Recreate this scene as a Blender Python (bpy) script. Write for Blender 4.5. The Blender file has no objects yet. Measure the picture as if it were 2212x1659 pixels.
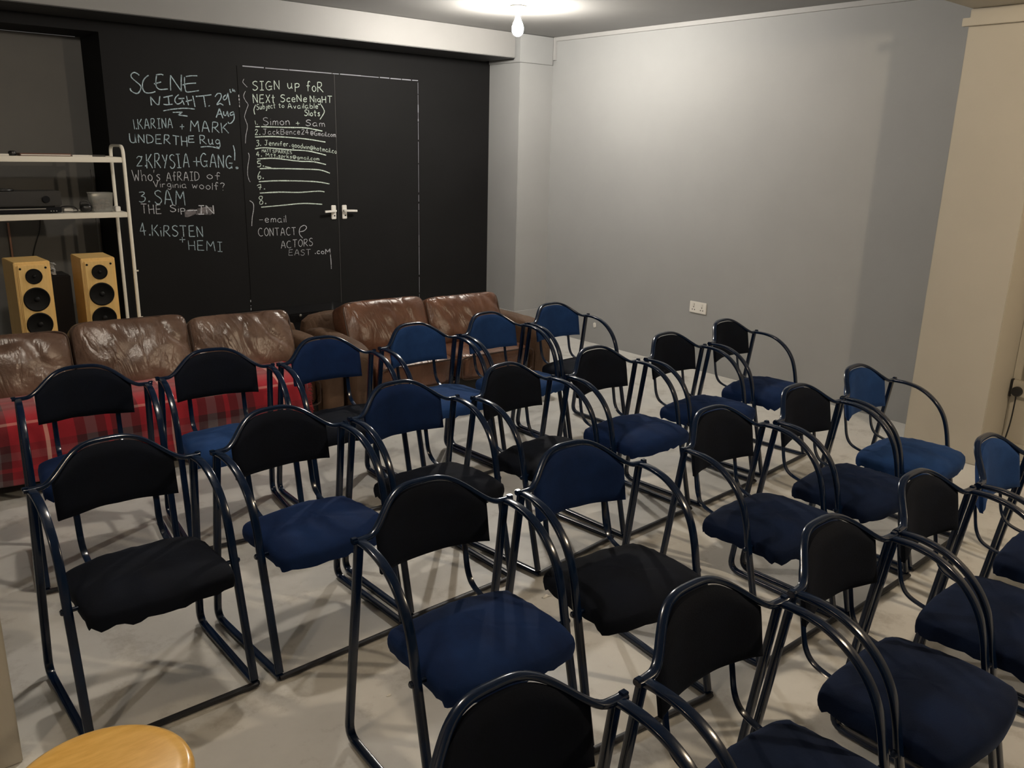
import bpy, bmesh, math, random
from mathutils import Vector, Matrix, noise

# ------------------------------------------------------------------ camera, world, exposure
SC = bpy.context.scene
COL = SC.collection
SC.view_settings.view_transform = 'Standard'
SC.view_settings.look = 'None'
SC.view_settings.exposure = 0.25
SC.view_settings.gamma = 1.0
SC.view_settings.use_curve_mapping = False

F_PX, PITCH, ROLL, YAW = 1804.335, 0.273834, 0.024135, 0.707199
cz, sz, cx, sx = math.cos(YAW), math.sin(YAW), math.cos(PITCH), math.sin(PITCH)
fwd = Vector((sz*cx, cz*cx, -sx)); rgt = Vector((cz, -sz, 0)); upv = rgt.cross(fwd)
cr, sr = math.cos(ROLL), math.sin(ROLL)
r2 = cr*rgt + sr*upv; u2 = -sr*rgt + cr*upv
cam_data = bpy.data.cameras.new('camera')
cam_data.sensor_fit = 'HORIZONTAL'; cam_data.sensor_width = 36.0
cam_data.lens = F_PX*36.0/2212.0
cam_data.clip_start = 0.02
cam = bpy.data.objects.new('camera', cam_data); COL.objects.link(cam)
M = Matrix((r2, u2, -fwd)).transposed().to_4x4(); M.translation = Vector((0, 0, 1.6))
cam.matrix_world = M
SC.camera = cam

world = bpy.data.worlds.new('world'); SC.world = world
world.use_nodes = True
bg = world.node_tree.nodes['Background']
bg.inputs[0].default_value = (1.0, 0.96, 0.92, 1)
bg.inputs[1].default_value = 0.07

BULB_POWER = 1000.0      # emission strength of the bare bulb in front of the beam
BULB4_POWER = 540.0      # a dimmer bare bulb over the left of the chairs, above the frame
BULB2_POWER = 1050.0    # a second bare bulb at the right, on the camera's side of the opening
BULB3_POWER = 300.0   # a third bare bulb at the left, on the camera's side of the opening

# ------------------------------------------------------------------ materials
MATS = {}
def principled(name, base, rough=.5, metal=0.0, **kw):
    m = bpy.data.materials.new(name); m.use_nodes = True
    b = m.node_tree.nodes['Principled BSDF']
    b.inputs['Base Color'].default_value = (*base, 1)
    b.inputs['Roughness'].default_value = rough
    b.inputs['Metallic'].default_value = metal
    for k, v in kw.items():
        b.inputs[k].default_value = v
    MATS[name] = m
    return m
def nodes(m): return m.node_tree.nodes, m.node_tree.links, m.node_tree.nodes['Principled BSDF']
def tex_noise(m, scale, detail=4, rough=.55, coord='Object', stretch=None):
    N, L, b = nodes(m)
    tc = N.new('ShaderNodeTexCoord'); mp = N.new('ShaderNodeMapping')
    if stretch: mp.inputs['Scale'].default_value = stretch
    L.new(tc.outputs[coord], mp.inputs[0])
    n = N.new('ShaderNodeTexNoise'); n.inputs['Scale'].default_value = scale
    n.inputs['Detail'].default_value = detail; n.inputs['Roughness'].default_value = rough
    L.new(mp.outputs[0], n.inputs['Vector'])
    return n
def ramp(m, src, stops):
    N, L, b = nodes(m)
    r = N.new('ShaderNodeValToRGB')
    els = r.color_ramp.elements
    while len(els) < len(stops): els.new(.5)
    for e, (p, c) in zip(els, stops):
        e.position = p; e.color = (*c, 1) if len(c) == 3 else c
    L.new(src, r.inputs[0])
    return r
def vary(m, scale, c0, c1, lo=.35, hi=.65, **kw):
    n = tex_noise(m, scale, **kw)
    r = ramp(m, n.outputs['Fac'], [(lo, c0), (hi, c1)])
    N, L, b = nodes(m); L.new(r.outputs[0], b.inputs['Base Color'])
    return n, r
def bump(m, src, strength=.2, dist=.01):
    N, L, b = nodes(m)
    bp = N.new('ShaderNodeBump'); bp.inputs['Strength'].default_value = strength; bp.inputs['Distance'].default_value = dist
    L.new(src, bp.inputs['Height']); L.new(bp.outputs[0], b.inputs['Normal'])
def paint(name, c, rough=.6, v=.06, bs=.08):
    m = principled(name, c, rough)
    a = tuple(x*(1-v) for x in c); b = tuple(min(1, x*(1+v)) for x in c)
    vary(m, 2.2, a, b, detail=6)
    n2 = tex_noise(m, 90, detail=3); bump(m, n2.outputs['Fac'], bs, .004)
    return m

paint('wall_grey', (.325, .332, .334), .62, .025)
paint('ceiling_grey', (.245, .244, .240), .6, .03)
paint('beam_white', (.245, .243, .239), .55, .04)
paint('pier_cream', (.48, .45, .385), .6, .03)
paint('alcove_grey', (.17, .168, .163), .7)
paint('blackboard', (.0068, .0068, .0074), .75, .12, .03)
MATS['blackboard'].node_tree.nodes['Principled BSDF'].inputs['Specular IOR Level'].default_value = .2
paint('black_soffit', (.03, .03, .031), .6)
paint('trim_grey', (.355, .355, .353), .5, .03)
principled('worn_edge', (.30, .31, .36), .7)
principled('worn_gap', (.055, .053, .053), .7)

m = principled('floor_paint', (.42, .41, .385), .42)
n = tex_noise(m, 1.1, detail=8, rough=.62)
n2 = tex_noise(m, 5.5, detail=6, rough=.7)
N, L, b = nodes(m)
r1 = ramp(m, n.outputs['Fac'], [(.3, (.58, .565, .53)), (.5, (.70, .69, .66)), (.72, (.77, .765, .74))])
r3 = ramp(m, n2.outputs['Fac'], [(.30, (.60, .58, .55)), (.46, (.95, .95, .95)), (.7, (1, 1, 1))])
mx = N.new('ShaderNodeMix'); mx.data_type = 'RGBA'; mx.blend_type = 'MULTIPLY'; mx.inputs[0].default_value = .8
L.new(r1.outputs[0], mx.inputs[6]); L.new(r3.outputs[0], mx.inputs[7]); L.new(mx.outputs[2], b.inputs['Base Color'])
rr = ramp(m, n2.outputs['Fac'], [(.3, (.5, .5, .5)), (.7, (.33, .33, .33))]); L.new(rr.outputs[0], b.inputs['Roughness'])
n3 = tex_noise(m, 28, detail=5); bump(m, n3.outputs['Fac'], .10, .006)

m = principled('frame_blue', (.0025, .0105, .034), .17, 0.0, **{'Coat Weight': .1, 'Coat Roughness': .10, 'Specular IOR Level': .45})
principled('frame_worn', (.03, .03, .034), .45, .4)
principled('bracket_zinc', (.42, .42, .43), .35, .9)

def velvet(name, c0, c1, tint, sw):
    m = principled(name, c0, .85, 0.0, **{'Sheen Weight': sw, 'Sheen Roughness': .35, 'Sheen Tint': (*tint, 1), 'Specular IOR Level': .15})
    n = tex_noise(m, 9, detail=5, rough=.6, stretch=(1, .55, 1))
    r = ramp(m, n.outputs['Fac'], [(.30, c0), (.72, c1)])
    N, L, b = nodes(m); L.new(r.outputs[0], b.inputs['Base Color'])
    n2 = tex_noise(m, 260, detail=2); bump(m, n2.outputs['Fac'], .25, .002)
velvet('velvet_blue', (.008, .030, .105), (.015, .052, .17), (.25, .42, .8), .22)  # one velvet in lit to shaded copies; light and nap put into colour
velvet('velvet_half_lit', (.0030, .0115, .050), (.0055, .0225, .088), (.25, .4, .75), .10)
velvet('velvet_dim', (.0022, .0066, .024), (.0040, .0125, .045), (.25, .4, .75), .08)
velvet('velvet_shaded', (.0024, .0036, .0075), (.0032, .0055, .013), (.25, .4, .7), .02)

def leather(name, c0, c1, c2, rough=.30):
    m = principled(name, c1, rough, 0.0, **{'Specular IOR Level': .6})
    n = tex_noise(m, 4.5, detail=7, rough=.6)
    r = ramp(m, n.outputs['Fac'], [(.28, c0), (.52, c1), (.76, c2)])
    N, L, b = nodes(m); L.new(r.outputs[0], b.inputs['Base Color'])
    n2 = tex_noise(m, 22, detail=6, rough=.65); bump(m, n2.outputs['Fac'], .30, .010)
    nw = tex_noise(m, 3.6, detail=3, rough=.5, stretch=(1.5, 1, .8))
    N[nw.name].inputs['Distortion'].default_value = 1.6
    rw = ramp(m, nw.outputs['Fac'], [(.40, (.5, .5, .5)), (.485, (0, 0, 0)), (.57, (.5, .5, .5))])
    b2 = N.new('ShaderNodeBump'); b2.inputs['Strength'].default_value = .20; b2.inputs['Distance'].default_value = .02
    L.new(rw.outputs[0], b2.inputs['Height'])
    prev = b.inputs['Normal'].links[0].from_socket
    L.new(prev, b2.inputs['Normal']); L.new(b2.outputs[0], b.inputs['Normal'])
leather('leather_brown', (.075, .031, .018), (.135, .060, .034), (.20, .098, .058))
leather('leather_worn', (.075, .042, .029), (.150, .093, .068), (.25, .165, .125), .25)
leather('leather_suede', (.060, .030, .015), (.095, .050, .026), (.13, .072, .040), .75)
principled('leather_seam', (.05, .025, .015), .5)
principled('sofa_base', (.012, .011, .010), .8)

def wood(name, c0, c1, rough, stretch, coat=0.0):
    m = principled(name, c0, rough, 0.0, **{'Coat Weight': coat, 'Coat Roughness': .12})
    n = tex_noise(m, 14, detail=6, rough=.6, stretch=stretch)
    r = ramp(m, n.outputs['Fac'], [(.3, c0), (.7, c1)])
    N, L, b = nodes(m); L.new(r.outputs[0], b.inputs['Base Color'])
wood('beech_veneer', (.80, .52, .18), (.90, .62, .25), .45, (6, 6, .5))
wood('stool_wood', (.68, .38, .075), (.84, .52, .14), .28, (1.2, 5, 3), .5)
wood('veneer_brown', (.16, .075, .03), (.22, .11, .05), .5, (6, 6, .5))
principled('driver_black', (.004, .004, .004), .6, 0.0, **{'Specular IOR Level': .2})
principled('driver_cone', (.005, .005, .005), .6, 0.0, **{'Specular IOR Level': .25})
principled('dust_cap', (.05, .05, .05), .25)
m = principled('white_enamel', (.82, .79, .70), .4)
principled('white_plastic', (.78, .76, .72), .4)
principled('bracket_white', (.70, .68, .64), .4)
principled('black_plastic', (.012, .012, .013), .38)
principled('black_gloss', (.010, .010, .011), .12)
principled('silver_line', (.35, .34, .32), .35, .7)
principled('brown_cover', (.16, .07, .045), .5)
principled('paper', (.75, .72, .66), .8)
principled('copper', (.45, .25, .18), .4, .6)
principled('bag_plastic', (.9, .9, .88), .1, 0.0, **{'Transmission Weight': .45, 'IOR': 1.3})
m = principled('clear_plastic', (.75, .75, .72), .15, 0.0, **{'Transmission Weight': .8, 'IOR': 1.3})
principled('tub_contents', (.22, .16, .12), .6)
principled('chalk_b', (.44, .57, .64), .95)
principled('chalk_w', (.60, .62, .67), .95)
principled('chalk_g', (.64, .75, .68), .95)
for k in 'bwg':
    m = MATS['chalk_'+k]; c = m.node_tree.nodes['Principled BSDF'].inputs['Base Color'].default_value[:3]
    vary(m, 120, tuple(x*.38 for x in c), c, .32, .55, detail=4)
m = principled('chalk_smear', (.16, .15, .155), .95)
vary(m, 30, (.035, .035, .036), (.22, .20, .21), .38, .70, detail=6)
m = principled('bulb_glow', (1, 1, 1), .4)
b = m.node_tree.nodes['Principled BSDF']; b.inputs['Emission Color'].default_value = (1, .93, .83, 1); b.inputs['Emission Strength'].default_value = BULB_POWER
m = principled('bulb_glow_dim', (1, 1, 1), .4)
b = m.node_tree.nodes['Principled BSDF']; b.inputs['Emission Color'].default_value = (1, .89, .75, 1); b.inputs['Emission Strength'].default_value = BULB4_POWER
m = principled('bulb_glow_left', (1, 1, 1), .4)
b = m.node_tree.nodes['Principled BSDF']; b.inputs['Emission Color'].default_value = (1, .80, .56, 1); b.inputs['Emission Strength'].default_value = BULB3_POWER
m = principled('bulb_glow_warm', (1, 1, 1), .4)
b = m.node_tree.nodes['Principled BSDF']; b.inputs['Emission Color'].default_value = (1, .80, .56, 1); b.inputs['Emission Strength'].default_value = BULB2_POWER

# tartan: stripes along both UV directions, in metres
m = principled('tartan', (.3, .02, .03), .9, 0.0, **{'Sheen Weight': .3, 'Sheen Roughness': .5})
N, L, b = nodes(m)
uvn = N.new('ShaderNodeUVMap'); sep = N.new('ShaderNodeSeparateXYZ'); L.new(uvn.outputs[0], sep.inputs[0])
RED, MAR, GRY, WHT = (.40, .010, .024), (.075, .008, .013), (.13, .10, .108), (.85, .45, .38)
def stripes(out, period, off):
    a = N.new('ShaderNodeMath'); a.operation = 'MULTIPLY_ADD'; a.inputs[1].default_value = 1/period; a.inputs[2].default_value = off
    f = N.new('ShaderNodeMath'); f.operation = 'FRACT'
    L.new(out, a.inputs[0]); L.new(a.outputs[0], f.inputs[0])
    r = ramp(m, f.outputs[0], [(0, RED), (.185, WHT), (.215, RED), (.42, MAR), (.50, GRY), (.585, MAR), (.66, RED), (.70, MAR), (.78, GRY), (.86, MAR), (.93, RED)])
    r.color_ramp.interpolation = 'CONSTANT'
    return r
ra = stripes(sep.outputs[0], .56, .1); rb = stripes(sep.outputs[1], .44, .30)
mx = N.new('ShaderNodeMix'); mx.data_type = 'RGBA'; mx.inputs[0].default_value = .36
L.new(ra.outputs[0], mx.inputs[6]); L.new(rb.outputs[0], mx.inputs[7]); L.new(mx.outputs[2], b.inputs['Base Color'])
n2 = tex_noise(m, 300, detail=2); bump(m, n2.outputs['Fac'], .4, .003)

# ------------------------------------------------------------------ mesh helpers
class MB:
    """collects shapes that become ONE mesh object"""
    def __init__(self): self.v = []; self.f = []; self.uv = None
    def add(self, vs, fs):
        o = len(self.v); self.v += [tuple(v) for v in vs]; self.f += [tuple(i+o for i in f) for f in fs]; return self
    def box(self, x0, x1, y0, y1, z0, z1):
        return self.add([(x0,y0,z0),(x1,y0,z0),(x1,y1,z0),(x0,y1,z0),(x0,y0,z1),(x1,y0,z1),(x1,y1,z1),(x0,y1,z1)],
                        [(0,3,2,1),(4,5,6,7),(0,1,5,4),(1,2,6,5),(2,3,7,6),(3,0,4,7)])
    def prism(self, poly, y0, y1, axis='y'):
        n = len(poly)
        def P(a, c, d): return (a, d, c) if axis == 'y' else ((d, a, c) if axis == 'x' else (a, c, d))
        vs = [P(a, c, y0) for a, c in poly]+[P(a, c, y1) for a, c in poly]
        fs = [tuple(range(n)), tuple(range(2*n-1, n-1, -1))]+[(i, i+n, (i+1) % n+n, (i+1) % n) for i in range(n)]
        return self.add(vs, fs)
    def sweep(self, pts, a, b, side, n=10, cap=True, scale=None, ex=.7):
        """oval tube: half width a along `side`, b across it"""
        pts = [Vector(p) for p in pts]; side = Vector(side); vs = []; fs = []
        for i, p in enumerate(pts):
            t = (pts[min(i+1, len(pts)-1)]-pts[max(i-1, 0)]).normalized()
            s = (side-t*side.dot(t)).normalized(); nn = t.cross(s)
            k = scale(i/(len(pts)-1)) if scale else 1
            for j in range(n):
                th = 2*math.pi*j/n
                c_, s_ = math.cos(th), math.sin(th)
                ca = math.copysign(abs(c_)**ex, c_); sa = math.copysign(abs(s_)**ex, s_)
                vs.append(p+s*(a*k*ca)+nn*(b*k*sa))
        for i in range(len(pts)-1):
            for j in range(n):
                j2 = (j+1) % n
                fs.append((i*n+j, i*n+j2, (i+1)*n+j2, (i+1)*n+j))
        if cap:
            fs.append(tuple(range(n-1, -1, -1))); fs.append(tuple(range((len(pts)-1)*n, len(pts)*n)))
        return self.add(vs, fs)
    def lathe(self, prof, c=(0,0,0), n=32, axis='z', cap=True):
        """prof: list of (radius, height)"""
        vs = []; fs = []
        for r_, h in prof:
            for j in range(n):
                th = 2*math.pi*j/n; u, v = r_*math.cos(th), r_*math.sin(th)
                p = (u, v, h) if axis == 'z' else ((u, h, v) if axis == 'y' else (h, u, v))
                vs.append((p[0]+c[0], p[1]+c[1], p[2]+c[2]))
        for i in range(len(prof)-1):
            for j in range(n):
                j2 = (j+1) % n; fs.append((i*n+j, i*n+j2, (i+1)*n+j2, (i+1)*n+j))
        if cap:
            fs.append(tuple(range(n-1, -1, -1))); k = (len(prof)-1)*n; fs.append(tuple(range(k, k+n)))
        return self.add(vs, fs)
    def grid(self, rows, closed=False):
        nr, nc = len(rows), len(rows[0]); vs = [p for r in rows for p in r]; fs = []
        for i in range(nr-1):
            for j in range(nc-(0 if closed else 1)):
                j2 = (j+1) % nc
                fs.append((i*nc+j, i*nc+j2, (i+1)*nc+j2, (i+1)*nc+j))
        return self.add(vs, fs)
    def mesh(self, name, mat, smooth=True, bevel=0):
        me = bpy.data.meshes.new(name); me.from_pydata(self.v, [], self.f); 
        bm = bmesh.new(); bm.from_mesh(me)
        if bevel:
            bmesh.ops.bevel(bm, geom=[e for e in bm.edges], offset=bevel, segments=2, affect='EDGES', clamp_overlap=True)
        bmesh.ops.recalc_face_normals(bm, faces=bm.faces)
        bm.to_mesh(me); bm.free()
        me.materials.append(MATS[mat])
        if smooth:
            me.polygons.foreach_set('use_smooth', [True]*len(me.polygons))
            try: me.set_sharp_from_angle(angle=math.radians(40))
            except Exception: pass
        me.update()
        return me
    def build(self, name, mat, parent=None, smooth=True, bevel=0):
        o = bpy.data.objects.new(name, self.mesh(name, mat, smooth, bevel)); COL.objects.link(o)
        if parent: o.parent = parent
        return o

def tag(o, label=None, cat=None, group=None, kind=None):
    if label: o['label'] = label
    if cat: o['category'] = cat
    if group: o['group'] = group
    if kind: o['kind'] = kind
    return o
def empty(name, loc=(0,0,0), rz=0.0):
    o = bpy.data.objects.new(name, None); COL.objects.link(o)
    o.empty_display_size = .1; o.location = loc; o.rotation_euler = (0, 0, rz)
    return o
def struct(o): o['kind'] = 'structure'; return o
def crom(pts, n=8, closed=False):
    P = [Vector(p) for p in pts]; out = []; N_ = len(P)
    segs = N_ if closed else N_-1
    for i in range(segs):
        p0 = P[(i-1) % N_] if closed else P[max(i-1, 0)]; p1 = P[i]
        p2 = P[(i+1) % N_]; p3 = P[(i+2) % N_] if closed else P[min(i+2, N_-1)]
        for k in range(n):
            t = k/n
            out.append(.5*((2*p1)+(p2-p0)*t+(2*p0-5*p1+4*p2-p3)*t*t+(3*p1-p0-3*p2+p3)*t**3))
    if not closed: out.append(P[-1])
    return out
def rounded(pts, r, n=6):
    """polyline with its corners rounded by radius-like length r"""
    P = [Vector(p) for p in pts]; out = [P[0]]
    for i in range(1, len(P)-1):
        a = P[i]+(P[i-1]-P[i]).normalized()*min(r, (P[i-1]-P[i]).length*.49)
        c = P[i]+(P[i+1]-P[i]).normalized()*min(r, (P[i+1]-P[i]).length*.49)
        for k in range(n+1):
            t = k/n; out.append((1-t)**2*a+2*t*(1-t)*P[i]+t*t*c)
    out.append(P[-1]); return out
def superbox(mb, cx_, cy_, cz_, hx, hy, hz, e=6.0, cuts=20, fn=None):
    """a soft, rounded box (cushion); fn(p unit, P) -> displaced P"""
    bm = bmesh.new(); bmesh.ops.create_cube(bm, size=2)
    bmesh.ops.subdivide_edges(bm, edges=bm.edges[:], cuts=cuts, use_grid_fill=True)
    vs = []
    for v in bm.verts:
        q = v.co; k = (abs(q.x)**e+abs(q.y)**e+abs(q.z)**e)**(1/e); u = q/k
        P = Vector((u.x*hx, u.y*hy, u.z*hz))
        if fn: P = fn(u, P)
        vs.append((P.x+cx_, P.y+cy_, P.z+cz_))
    bm.verts.index_update()
    fs = [tuple(v.index for v in f.verts) for f in bm.faces]; bm.free()
    return mb.add(vs, fs)
CHALK_STROKES={
 'b':[
  (8,[(1852,2005),(1838,2016),(1821,2020),(1803,2007),(1803,1989),(1826,1967),(1850,1947),(1856,1930),(1844,1904),(1827,1892),(1805,1898),(1790,1911),(1789,1922)]),
  (8,[(1911,2009),(1887,1991),(1870,1963),(1866,1930),(1874,1907),(1893,1899),(1923,1903),(1945,1911)]),
  (8,[(1958,2015),(1990,2021),(2005,2017)]),
  (8,[(1961,2010),(1953,1968),(1956,1939),(1978,1926),(2027,1932)]),
  (8,[(1941,1958),(1987,1973)]),
  (8,[(2045,1923),(2047,1971),(2052,2019)]),
  (8,[(2052,2019),(2084,1969),(2115,1923)]),
  (8,[(2115,1923),(2118,1979),(2124,2027)]),
  (8,[(2153,2018),(2186,2025),(2230,2028)]),
  (8,[(2143,2014),(2140,1969),(2143,1932),(2154,1920),(2193,1926),(2233,1934)]),
  (8,[(2126,1963),(2162,1974),(2217,1981)]),
  (8,[(1912,1823),(1911,1877)]),
  (8,[(1911,1877),(1940,1838),(1958,1828)]),
  (8,[(1960,1828),(1971,1884)]),
  (8,[(1994,1877),(2055,1893)]),
  (8,[(2025,1885),(2027,1837)]),
  (8,[(1990,1834),(2011,1832),(2050,1837)]),
  (8,[(2096,1901),(2073,1880),(2067,1857),(2083,1840),(2109,1852),(2116,1869)]),
  (8,[(2091,1874),(2131,1879)]),
  (8,[(2116,1869),(2127,1837)]),
  (8,[(2146,1895),(2155,1836)]),
  (8,[(2189,1898),(2199,1827)]),
  (8,[(2139,1859),(2181,1871)]),
  (8,[(2209,1895),(2255,1901),(2317,1912)]),
  (8,[(2263,1902),(2270,1830)]),
  (8,[(2292,1836),(2302,1841)]),
  (8,[(2341,1900),(2362,1922),(2384,1920),(2382,1893),(2350,1849),(2374,1858),(2396,1847)]),
  (8,[(2419,1918),(2399,1898),(2404,1883),(2422,1895),(2433,1930)]),
  (8,[(2433,1930),(2443,1851)]),
  (8,[(2450,1956),(2453,1935),(2460,1940)]),
  (8,[(2470,1961),(2471,1944),(2480,1952),(2486,1939)]),
  (8,[(1985,1792),(2051,1806),(2129,1815),(2195,1813)]),
  (8,[(2047,1785),(2112,1790)]),
  (8,[(2112,1790),(2081,1770)]),
  (8,[(2081,1770),(2143,1765)]),
  (8,[(2340,1764),(2367,1825)]),
  (8,[(2367,1825),(2387,1761)]),
  (8,[(2348,1785),(2375,1789)]),
  (8,[(2395,1807),(2395,1786),(2407,1780),(2422,1806)]),
  (8,[(2422,1810),(2426,1781),(2432,1773)]),
  (8,[(2466,1808),(2444,1799),(2441,1784),(2460,1788),(2468,1804)]),
  (8,[(2468,1804),(2467,1761),(2448,1735),(2429,1728),(2422,1738)]),
  (8,[(2217,1565),(2282,1570),(2348,1557)]),
  (8,[(2448,1581),(2456,1539),(2452,1479)]),
  (9,[(2455,1429),(2467,1432),(2471,1425),(2457,1423)]),
  (9,[(1816,1497),(1824,1495)]),
 ],
 'w':[
  (8,[(2510,1923),(2510,1906)]),
  (8,[(2511,1898),(2511,1884)]),
  (8,[(2511,1875),(2511,1871)]),
  (8,[(2511,1863),(2511,1860)]),
  (8,[(2510,1853),(2511,1841)]),
  (4,[(2555,2030),(2545,2010),(2555,1996),(2575,1977)]),
  (4,[(2560,1949),(2545,1917),(2556,1887),(2574,1860),(2561,1828),(2543,1780),(2551,1749),(2560,1713),(2545,1653),(2537,1597)]),
  (4,[(2554,1532),(2560,1506),(2546,1443),(2540,1385),(2547,1345),(2556,1329)]),
  (6,[(2946,910),(2921,944),(2929,988),(2963,1005),(2983,988),(2961,965),(2927,958)]),
  (6,[(2543,1198),(2567,1179),(2570,1143),(2555,1076),(2547,1016)]),
  (6,[(3173,818),(3179,729),(3180,658)]),
  (6,[(2506,473),(2505,457)]),
  (6,[(2505,432),(2505,427)]),
  (6,[(2505,413),(2504,394)]),
 ],
 'g':[
  (7,[(3142,1889),(3168,1845),(3154,1814),(3129,1782)]),
  (7,[(2630,1862),(2615,1830),(2619,1796)]),
  (9,[(2619,1713),(2653,1714)]),
  (9,[(2662,1714),(2877,1716),(3012,1717),(3145,1699)]),
  (9,[(2611,1642),(2761,1649),(2989,1640),(3168,1620)]),
  (9,[(2607,1560),(2683,1569),(2869,1559),(3024,1552),(3170,1524)]),
  (9,[(2618,1490),(2752,1496),(2942,1478),(3060,1475),(3166,1455)]),
  (9,[(2634,1423),(2786,1424),(3057,1419),(3137,1410),(3196,1391)]),
  (9,[(2675,1437),(2722,1428)]),
  (9,[(2621,1331),(2781,1337),(3053,1330),(3190,1311)]),
  (9,[(2623,1250),(2777,1255),(2931,1251),(3090,1258),(3145,1252)]),
  (9,[(2628,1149),(2810,1160),(2966,1169),(3121,1159)]),
 ],
}
CHALK_WORDS=[
 ('b','1.KARINA',1789,1669,2037,1686,61,6),
 ('b','+',2085,1676,2114,1677,40,6),
 ('b','MARK',2155,1667,2422,1661,69,7),
 ('b','UNDER',1756,1585,2014,1580,55,7),
 ('b','TH',2030,1578,2125,1565,61,7),
 ('b','E',2135,1594,2177,1595,44,7),
 ('b','Rug',2216,1586,2354,1581,58,7),
 ('b','2.',1781,1436,1843,1436,61,6),
 ('b','KRYSIA',1847,1421,2128,1428,92,7),
 ('b','+',2157,1433,2204,1431,68,7),
 ('b','GANG',2209,1435,2434,1423,88,7),
 ('w',"Who's",1752,1340,1926,1341,70,5),
 ('w','AfRAID',1968,1339,2190,1342,59,5),
 ('w','of',2245,1355,2340,1344,52,5),
 ('w','Virginia',1880,1300,2098,1291,41,4.5),
 ('w','woolf?',2137,1291,2367,1270,49,5),
 ('b','3.',1776,1202,1844,1203,63,6),
 ('b','SAM',1879,1192,2079,1172,93,7),
 ('w','THE',1785,1128,1915,1123,59,6),
 ('w','Sip',1974,1136,2075,1127,43,6),
 ('w','-',2088,1115,2157,1115,61,9),
 ('w','IN',2166,1113,2279,1110,57,8),
 ('b','4.',1766,982,1828,982,81,6),
 ('b','KiRSTEN',1843,977,2187,954,75,7),
 ('b','+',2021,922,2061,920,40,5),
 ('b','HEMI',2081,870,2318,843,67,6),
 ('g','SIGN',2615,1959,2817,1975,58,6.5),
 ('g','up',2882,1985,2971,1991,63,6.5),
 ('g','foR',3028,1976,3165,1979,67,6.5),
 ('g','NEXt',2615,1874,2776,1884,58,6.5),
 ('g','SceNe',2821,1891,3027,1903,46,6.5),
 ('g','NigHT',3056,1901,3234,1904,48,6),
 ('g','Subject',2635,1829,2778,1848,35,5),
 ('g','to',2804,1852,2845,1852,30,5),
 ('g','Available',2875,1849,3117,1860,35,5),
 ('g','Slots',3004,1804,3130,1806,41,6),
 ('g','1.',2620,1727,2636,1728,28,4.5),
 ('w','Simon',2681,1726,2882,1735,50,4.5),
 ('g','+',2933,1732,2964,1733,27,5),
 ('w','Sam',3011,1733,3167,1731,42,4.5),
 ('g','2.',2612,1656,2650,1659,35,5),
 ('w','JackBence24',2670,1661,3033,1673,37,4),
 ('w','@Gmail.com',3047,1667,3257,1659,33,4),
 ('g','3.',2616,1577,2651,1584,38,5),
 ('g','Jennifer.',2680,1588,2876,1582,33,5),
 ('g','goodwin@hotmail.co',2893,1579,3259,1538,34,4.5),
 ('g','4.',2613,1508,2653,1510,35,5),
 ('g','MATT',2657,1537,2727,1538,20,4),
 ('g','SPARKES',2740,1535,2889,1529,22,4),
 ('g','Mtt.sprks@gmail.com',2686,1509,3110,1484,25,4.5),
 ('g','5.',2616,1434,2664,1438,44,6),
 ('g','6.',2614,1346,2657,1353,58,6),
 ('g','7.',2609,1270,2663,1278,37,6),
 ('g','8.',2609,1168,2666,1172,59,6),
 ('w','-email',2608,1040,2816,1033,50,5),
 ('w','CONTACT',2596,940,2893,935,58,5),
 ('w','ACTORS',2768,840,3028,848,54,5),
 ('w','EAST',2826,785,3007,777,44,3.5),
 ('w','.coM',3044,786,3178,772,39,6),
]

# ------------------------------------------------------------------ the setting
CZ = 2.51            # ceiling height
YB = 5.955           # black wall
XR = 5.12            # right wall
YP = 5.553           # front of the corner pilaster and of the beam
struct(MB().box(-2.5, 7.0, -3.0, 6.6, -.12, 0).build('floor', 'floor_paint', smooth=False))
struct(MB().box(-2.5, 7.0, -3.0, 6.6, CZ, CZ+.12).build('ceiling', 'ceiling_grey', smooth=False))
wall_back = struct(MB().box(1.63, XR+.1, YB, YB+.55, 0, CZ).build('wall_back', 'blackboard', smooth=False))
struct(MB().box(-2.4, 1.63, YB, YB+.4, 2.245, CZ).build('wall_back_lintel', 'blackboard', smooth=False))
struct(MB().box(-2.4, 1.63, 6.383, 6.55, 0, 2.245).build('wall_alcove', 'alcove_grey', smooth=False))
struct(MB().box(XR, XR+.15, 2.01, YB+.4, 0, CZ).build('wall_right', 'wall_grey', smooth=False))
struct(MB().box(-2.5, -2.35, -3, 6.55, 0, CZ).build('wall_left', 'wall_grey', smooth=False))
# white beam across the room with a black underside
beam = struct(MB().box(-2.35, 4.695, YP, YB-.002, 2.318, CZ-.002).build('trim_1', 'beam_white', smooth=False, bevel=.004))
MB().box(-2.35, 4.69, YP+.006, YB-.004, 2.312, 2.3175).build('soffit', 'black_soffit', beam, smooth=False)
# pilaster in the corner, with a boxed head and a low plinth
pil = struct(MB().box(4.753, XR+.02, YP, YB+.02, 0, CZ-.001).build('wall_corner_pilaster', 'wall_grey', smooth=False, bevel=.004))
hd = MB(); hd.box(4.735, XR-.02, YP-.018, YB-.01, 2.29, CZ-.003); hd.build('head', 'wall_grey', pil, smooth=False, bevel=.003)
pl = MB().prism([(4.715, YB-.01), (4.735, YP-.030), (5.06, YP-.012), (5.10, YP+.2), (5.10, YB-.01)], .001, .217, 'z')
pl.build('plinth', 'trim_grey', pil, smooth=False, bevel=.004)
# flat trim under the ceiling on the right wall, with the short return beside the pilaster
cv = MB().box(XR-.022, XR+.01, 2.0, YP-.02, 2.478, CZ-.001).box(XR-.024, XR+.01, YP-.045, YP-.019, 2.33, CZ-.002)
struct(cv.build('trim_2', 'trim_grey', smooth=False, bevel=.002))
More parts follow.
